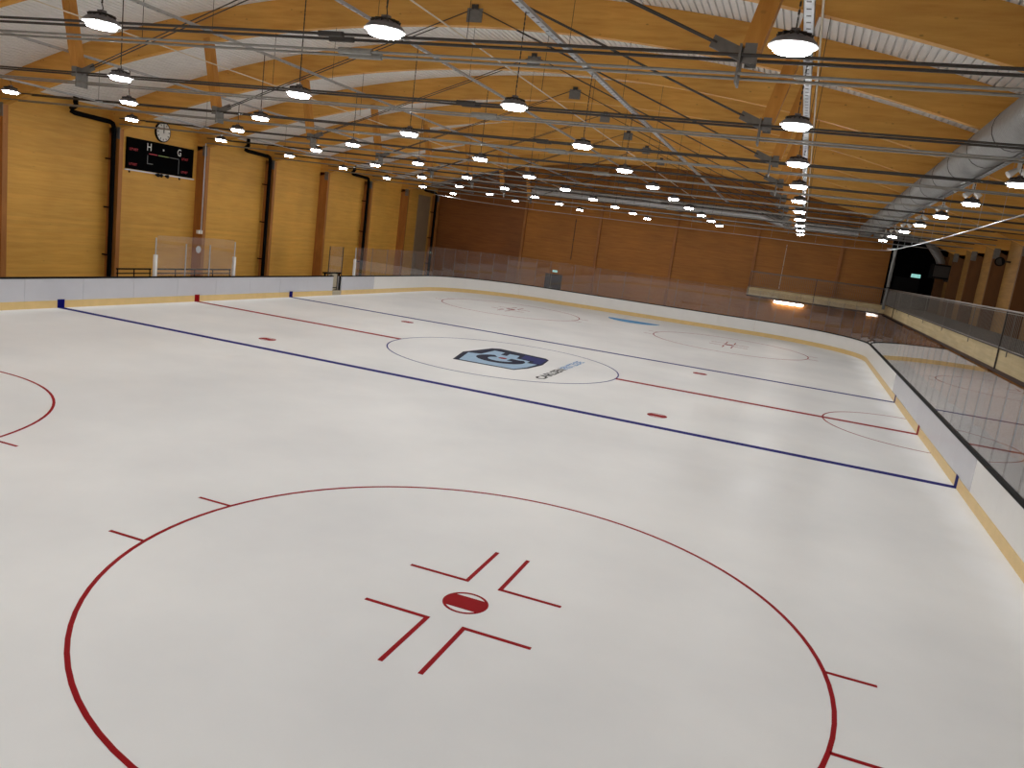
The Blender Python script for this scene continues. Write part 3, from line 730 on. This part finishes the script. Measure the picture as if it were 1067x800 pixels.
# players' benches behind the left boards
def bench(ya, yb, label):
    t = thing('players_bench', (-16.4, (ya+yb)/2, -.05), label, 'bench', 'benches behind the left boards')
    obj('seat', MB().box(-16.6, -16.2, ya, yb, .52, .57), 'black_plastic', t)
    obj('back_rail', MB().tube([(-16.75, ya, 1.17), (-16.75, yb, 1.17)], .035, 8), 'black_plastic', t)
    obj('back_rail', MB().tube([(-16.75, ya, .98), (-16.75, yb, .98)], .025, 8), 'black_plastic', t)
    n = max(2, round((yb-ya)/1.4))
    for k in range(n+1):
        yy = ya+.05+(yb-ya-.1)*k/n
        obj('leg', MB().tube([(-16.75, yy, 1.17), (-16.72, yy, -.05)], .025, 6), 'black_plastic', t)
        obj('leg', MB().tube([(-16.3, yy, .52), (-16.3, yy, -.05)], .025, 6), 'black_plastic', t)
bench(-2.6, -.7, 'black tubular bench left of the glass screen behind the boards')
bench(-.5, 4.6, 'black tubular bench seen through the glass screen')

# ------------------------------------------------------------------ galleries
GX, GYF, ZG0, ZG1, ZB, ZR = 15.95, 31.3, 2.8, 3.26, 2.62, 4.42
gal = thing('gallery_deck', (17.6, 0, ZG0), 'viewing gallery deck along the right side and far corner with pale boarded fascia', 'gallery')
obj('deck_slab', MB().box(GX+.05, XI-.002, YN+.01, YF-.01, ZG0+.02, ZG1), 'gallery_concrete', gal)
obj('deck_slab', MB().box(6.75, GX+.05, GYF+.05, YF-.19, ZG0+.02, ZG1), 'gallery_concrete', gal)
obj('deck_slab', MB().box(-XI, GX+.05, YN+.01, -30.6, ZG0+.02, ZG1), 'gallery_concrete', gal)
yy = -30.6
while yy < GYF-.1:
    e = min(yy+2.4, GYF); obj('fascia_panel', MB().box(GX, GX+.048, yy+.006, e-.006, ZG0-.06, ZG1+.03), 'fascia_wood', gal); yy = e
xx = 6.75
while xx < GX-.1:
    e = min(xx+1.85, GX); obj('fascia_panel', MB().box(xx+.006, e-.006, GYF, GYF+.048, ZG0-.06, ZG1+.03), 'fascia_wood', gal); xx = e
obj('edge_beam', MB().box(GX+.02, GX+.22, -30.6, GYF+.2, ZB, ZG0-.062), 'edge_beam_wood', gal)
obj('edge_beam', MB().box(6.75, GX+.02, GYF+.02, GYF+.22, ZB, ZG0-.062), 'edge_beam_wood', gal)
obj('support_post', MB().box(6.85, 7.05, GYF+.03, GYF+.21, -.05, ZB), 'column_wood', gal)
for i in range(-4, 7): obj('support_post', MB().box(17.3, 17.46, AY(i)-.08, AY(i)+.08, -.05, ZG0+.02), 'column_wood', gal)
for k in range(26):
    y_ = -30.3+k*2.4
# rail
rail = thing('gallery_railing', (GX, 0, ZG1), 'steel gallery railing with thin balusters above the pale fascia', 'railing')
rx = GX-.03
for z, rr in ((ZR, .028), (ZR-.07, .012), (ZG1+.1, .014)):
    nm = 'top_rail' if z == ZR else 'cross_rail'
    obj(nm, MB().tube([(rx, -30.6, z), (rx, GYF-.03, z)], rr, 8), 'rail_steel', rail)
    obj(nm, MB().tube([(rx, GYF-.03, z), (6.8, GYF-.03, z)], rr, 8), 'rail_steel', rail)
bm0 = bpy.data.meshes.new('baluster'); q = MB().box(-.006, .006, -.006, .006, 0, ZR-ZG1-.1); bm0.from_pydata(q.v, [], q.f); bm0.materials.append(MATS['rail_steel'])
ORG_R = Vector((GX, 0, ZG1))
yy = -4.2; cnt = 0
while yy < GYF-.1 and cnt < 220:
    inst('baluster', bm0, Vector((rx, yy, ZG1+.1))-ORG_R, rail); yy += .162; cnt += 1
xx = 6.95; cnt2 = 0
while xx < GX-.1 and cnt2 < 75:
    inst('baluster', bm0, Vector((xx, GYF-.03, ZG1+.1))-ORG_R, rail); xx += .125; cnt2 += 1
mbb = MB(); yy = -30.5
while yy < -4.3: mbb.box(rx-.006, rx+.006, yy-.006, yy+.006, ZG1+.1, ZR); yy += .162
ob = obj('baluster_row', mbb, 'rail_steel', rail); ob['kind'] = 'stuff'
for i in range(-4, 7): obj('rail_post', MB().box(rx-.012, rx+.012, AY(i)+2.6-.012, AY(i)+2.6+.012, ZG1-.1, ZR), 'rail_steel', rail)
for y_ in (-2.6, 25.7): obj('rail_post', MB().box(rx-.02, rx+.02, y_-.02, y_+.02, ZB+.1, ZR), 'dark_steel', rail)
for x_ in (6.82, 11.3): obj('rail_post', MB().box(x_-.02, x_+.02, GYF-.055, GYF-.005, ZG0, ZR), 'dark_steel', rail)
# wall of the rooms under the gallery
uw = obj('wall_under_gallery', MB().box(17.5, 17.6, YN, YF-.01, -.05, ZG0+.02), 'end_wall_wood'); tag(uw, kind='structure')
# strip light under the far gallery
t = thing('strip_light', (9.7, YF-.1, 2.3), 'lit strip light on the wall under the far corner gallery', 'lamp')
obj('body', MB().box(8.65, 10.75, YF-.09, YF-.002, 2.38, 2.52), 'white_paint', t)
obj('diffuser', MB().box(8.68, 10.72, YF-.2, YF-.091, 2.34, 2.5), 'tube_light', t)

# ------------------------------------------------------------------ doors and exit signs
dr = thing('door_1', (-8.3, YF, -.05), kind='structure')
obj('door_leaf', MB().box(-9.0, -7.6, YF-.06, YF-.002, -.05, 2.1), 'door_dark', dr)
obj('door_mullion', MB().box(-8.52, -8.46, YF-.075, YF-.06, -.05, 2.1), 'steel_plate', dr)
obj('door_handle', MB().box(-8.42, -8.34, YF-.12, YF-.06, .95, 1.05), 'steel_plate', dr)
d2 = thing('door_2', (17.0, YF, ZG1), kind='structure')
obj('door_leaf', MB().box(16.3, 17.9, YF-.06, YF-.002, ZG1, ZG1+2.1), 'black_plastic', d2)
obj('door_handle', MB().box(17.05, 17.15, YF-.12, YF-.06, ZG1+.95, ZG1+1.05), 'dark_steel', d2)
def exit_sign(x, z, wd, label):
    t = thing('exit_sign', (x, YF-.06, z), label, 'exit sign', None)
    obj('sign_box', MB().box(x-wd/2, x+wd/2, YF-.06, YF-.005, z, z+wd*.42), 'white_paint', t)
    obj('sign_face', MB().box(x-wd/2+.015, x+wd/2-.015, YF-.066, YF-.06, z+.015, z+wd*.42-.015), 'exit_green', t)
    k = wd; yf = YF-.068
    # running figure and arrow
    mbp = MB()
    mbp.obox((x-.24*k, yf, z+.28*k), (x-.2*k, yf, z+.2*k), .01, .05*k, (1,0,0)).obox((x-.2*k, yf, z+.2*k), (x-.28*k, yf, z+.08*k), .01, .04*k, (1,0,0)).obox((x-.2*k, yf, z+.2*k), (x-.12*k, yf, z+.1*k), .01, .04*k, (1,0,0)).obox((x-.23*k, yf, z+.27*k), (x-.13*k, yf, z+.22*k), .01, .03*k, (1,0,0))
    mbp.obox((x+.05*k, yf, z+.2*k), (x+.3*k, yf, z+.2*k), .01, .04*k, (0,0,1)).obox((x+.3*k, yf, z+.2*k), (x+.22*k, yf, z+.29*k), .01, .04*k, (1,0,0)).obox((x+.3*k, yf, z+.2*k), (x+.22*k, yf, z+.11*k), .01, .04*k, (1,0,0))
    obj('pictogram', mbp, 'white_paint', t)
exit_sign(-8.25, 2.25, .42, 'small green exit sign above the dark door in the far wall')
exit_sign(17.6, 5.42, .6, 'green exit sign glowing in the black far right corner')

# ------------------------------------------------------------------ net track and gathered net
t = thing('net_track', (0, 30, 6.75), 'thin pale curtain track for the safety net curving round the far end and right side', 'net track')
pts = []
s_ = L1+2*La+L2; 
while s_ > L1+La-.01:
    p_, nn = path_pt(s_); pts.append((p_[0], p_[1], 6.8)); s_ -= .5
far_pts = pts
s_ = L1+La
pts2 = []
while s_ > 12:
    p_, nn = path_pt(s_); pts2.append((p_[0], p_[1], 6.8-.2*math.sin(PI*min(1, max(0, (L1+La-s_)/52))))); s_ -= .5
obj('track', MB().tube(far_pts+pts2, .018, 6), 'tray_steel', t)
for k in range(0, len(far_pts+pts2), 6):
    p_ = (far_pts+pts2)[k]; obj('drop_wire', MB().tube([p_, (p_[0], p_[1], zlow(p_[0])+.9)], .004, 4), 'tray_steel', t)
t = thing('gathered_net', (15.2, 24.3, 3.2), 'grey safety net gathered into a hanging bundle at the far right corner', 'net')
mbn = MB(); n = 22; V = []
zs = [6.85-(6.85-3.2)*k/24 for k in range(25)]
for k, z in enumerate(zs):
    for j in range(n):
        a = 2*PI*j/n; r = .085+.018*math.sin(5*a+.5*k)+.006*math.sin(k*1.3); V.append((15.2+r*math.cos(a), 24.3+.02*k*0+r*math.sin(a), z))
F = []
for k in range(24):
    for j in range(n): F.append((k*n+j, k*n+(j+1) % n, (k+1)*n+(j+1) % n, (k+1)*n+j))
F += [tuple(range(n)), tuple(range(24*n, 25*n))[::-1]]
obj('net_bundle', mbn.add(V, F), 'net_grey', t, True)
obj('tie_strap', MB().tube([(15.2, 24.3, 4.5), (15.2, 24.3, 4.56)], .115, 14), 'black_plastic', t)
obj('carrier', MB().obox((14.7, 24.0, 6.8), (15.25, 24.3, 6.86), .05, .04), 'tray_steel', t)

# ------------------------------------------------------------------ small wall fittings
t = thing('loudspeaker', (18.75, 14.7, 6.4), 'dark loudspeaker high on the right wall above the gallery', 'loudspeaker')
obj('cabinet', MB().tube([(18.85, 14.95, 6.5), (18.8, 14.55, 6.44)], [.16, .22], 16), 'black_plastic', t, True)
obj('grille', MB().tube([(18.8, 14.549, 6.44), (18.8, 14.54, 6.439)], .16, 16), 'dark_steel', t, True)
obj('bracket', MB().box(18.9, XW-.005, 14.75, 14.82, 6.44, 6.52), 'dark_steel', t)
for x_, lb in ((-7.1, 'thin dark cable conduit on the far wall above the door'), (8.85, 'thin pale cable conduit on the far wall above the gallery')):
    t = thing('cable_conduit', (x_, YF-.03, 3.4), lb, 'conduit')
    obj('conduit', MB().tube([(x_, YF-.025, 3.4), (x_, YF-.025, 6.6)], .022, 6), 'dark_steel' if x_ < 0 else 'white_pipe', t)
    for z_ in (3.6, 5.0, 6.4): obj('clip', MB().box(x_-.04, x_+.04, YF-.05, YF-.001, z_-.02, z_+.02), 'dark_steel', t)
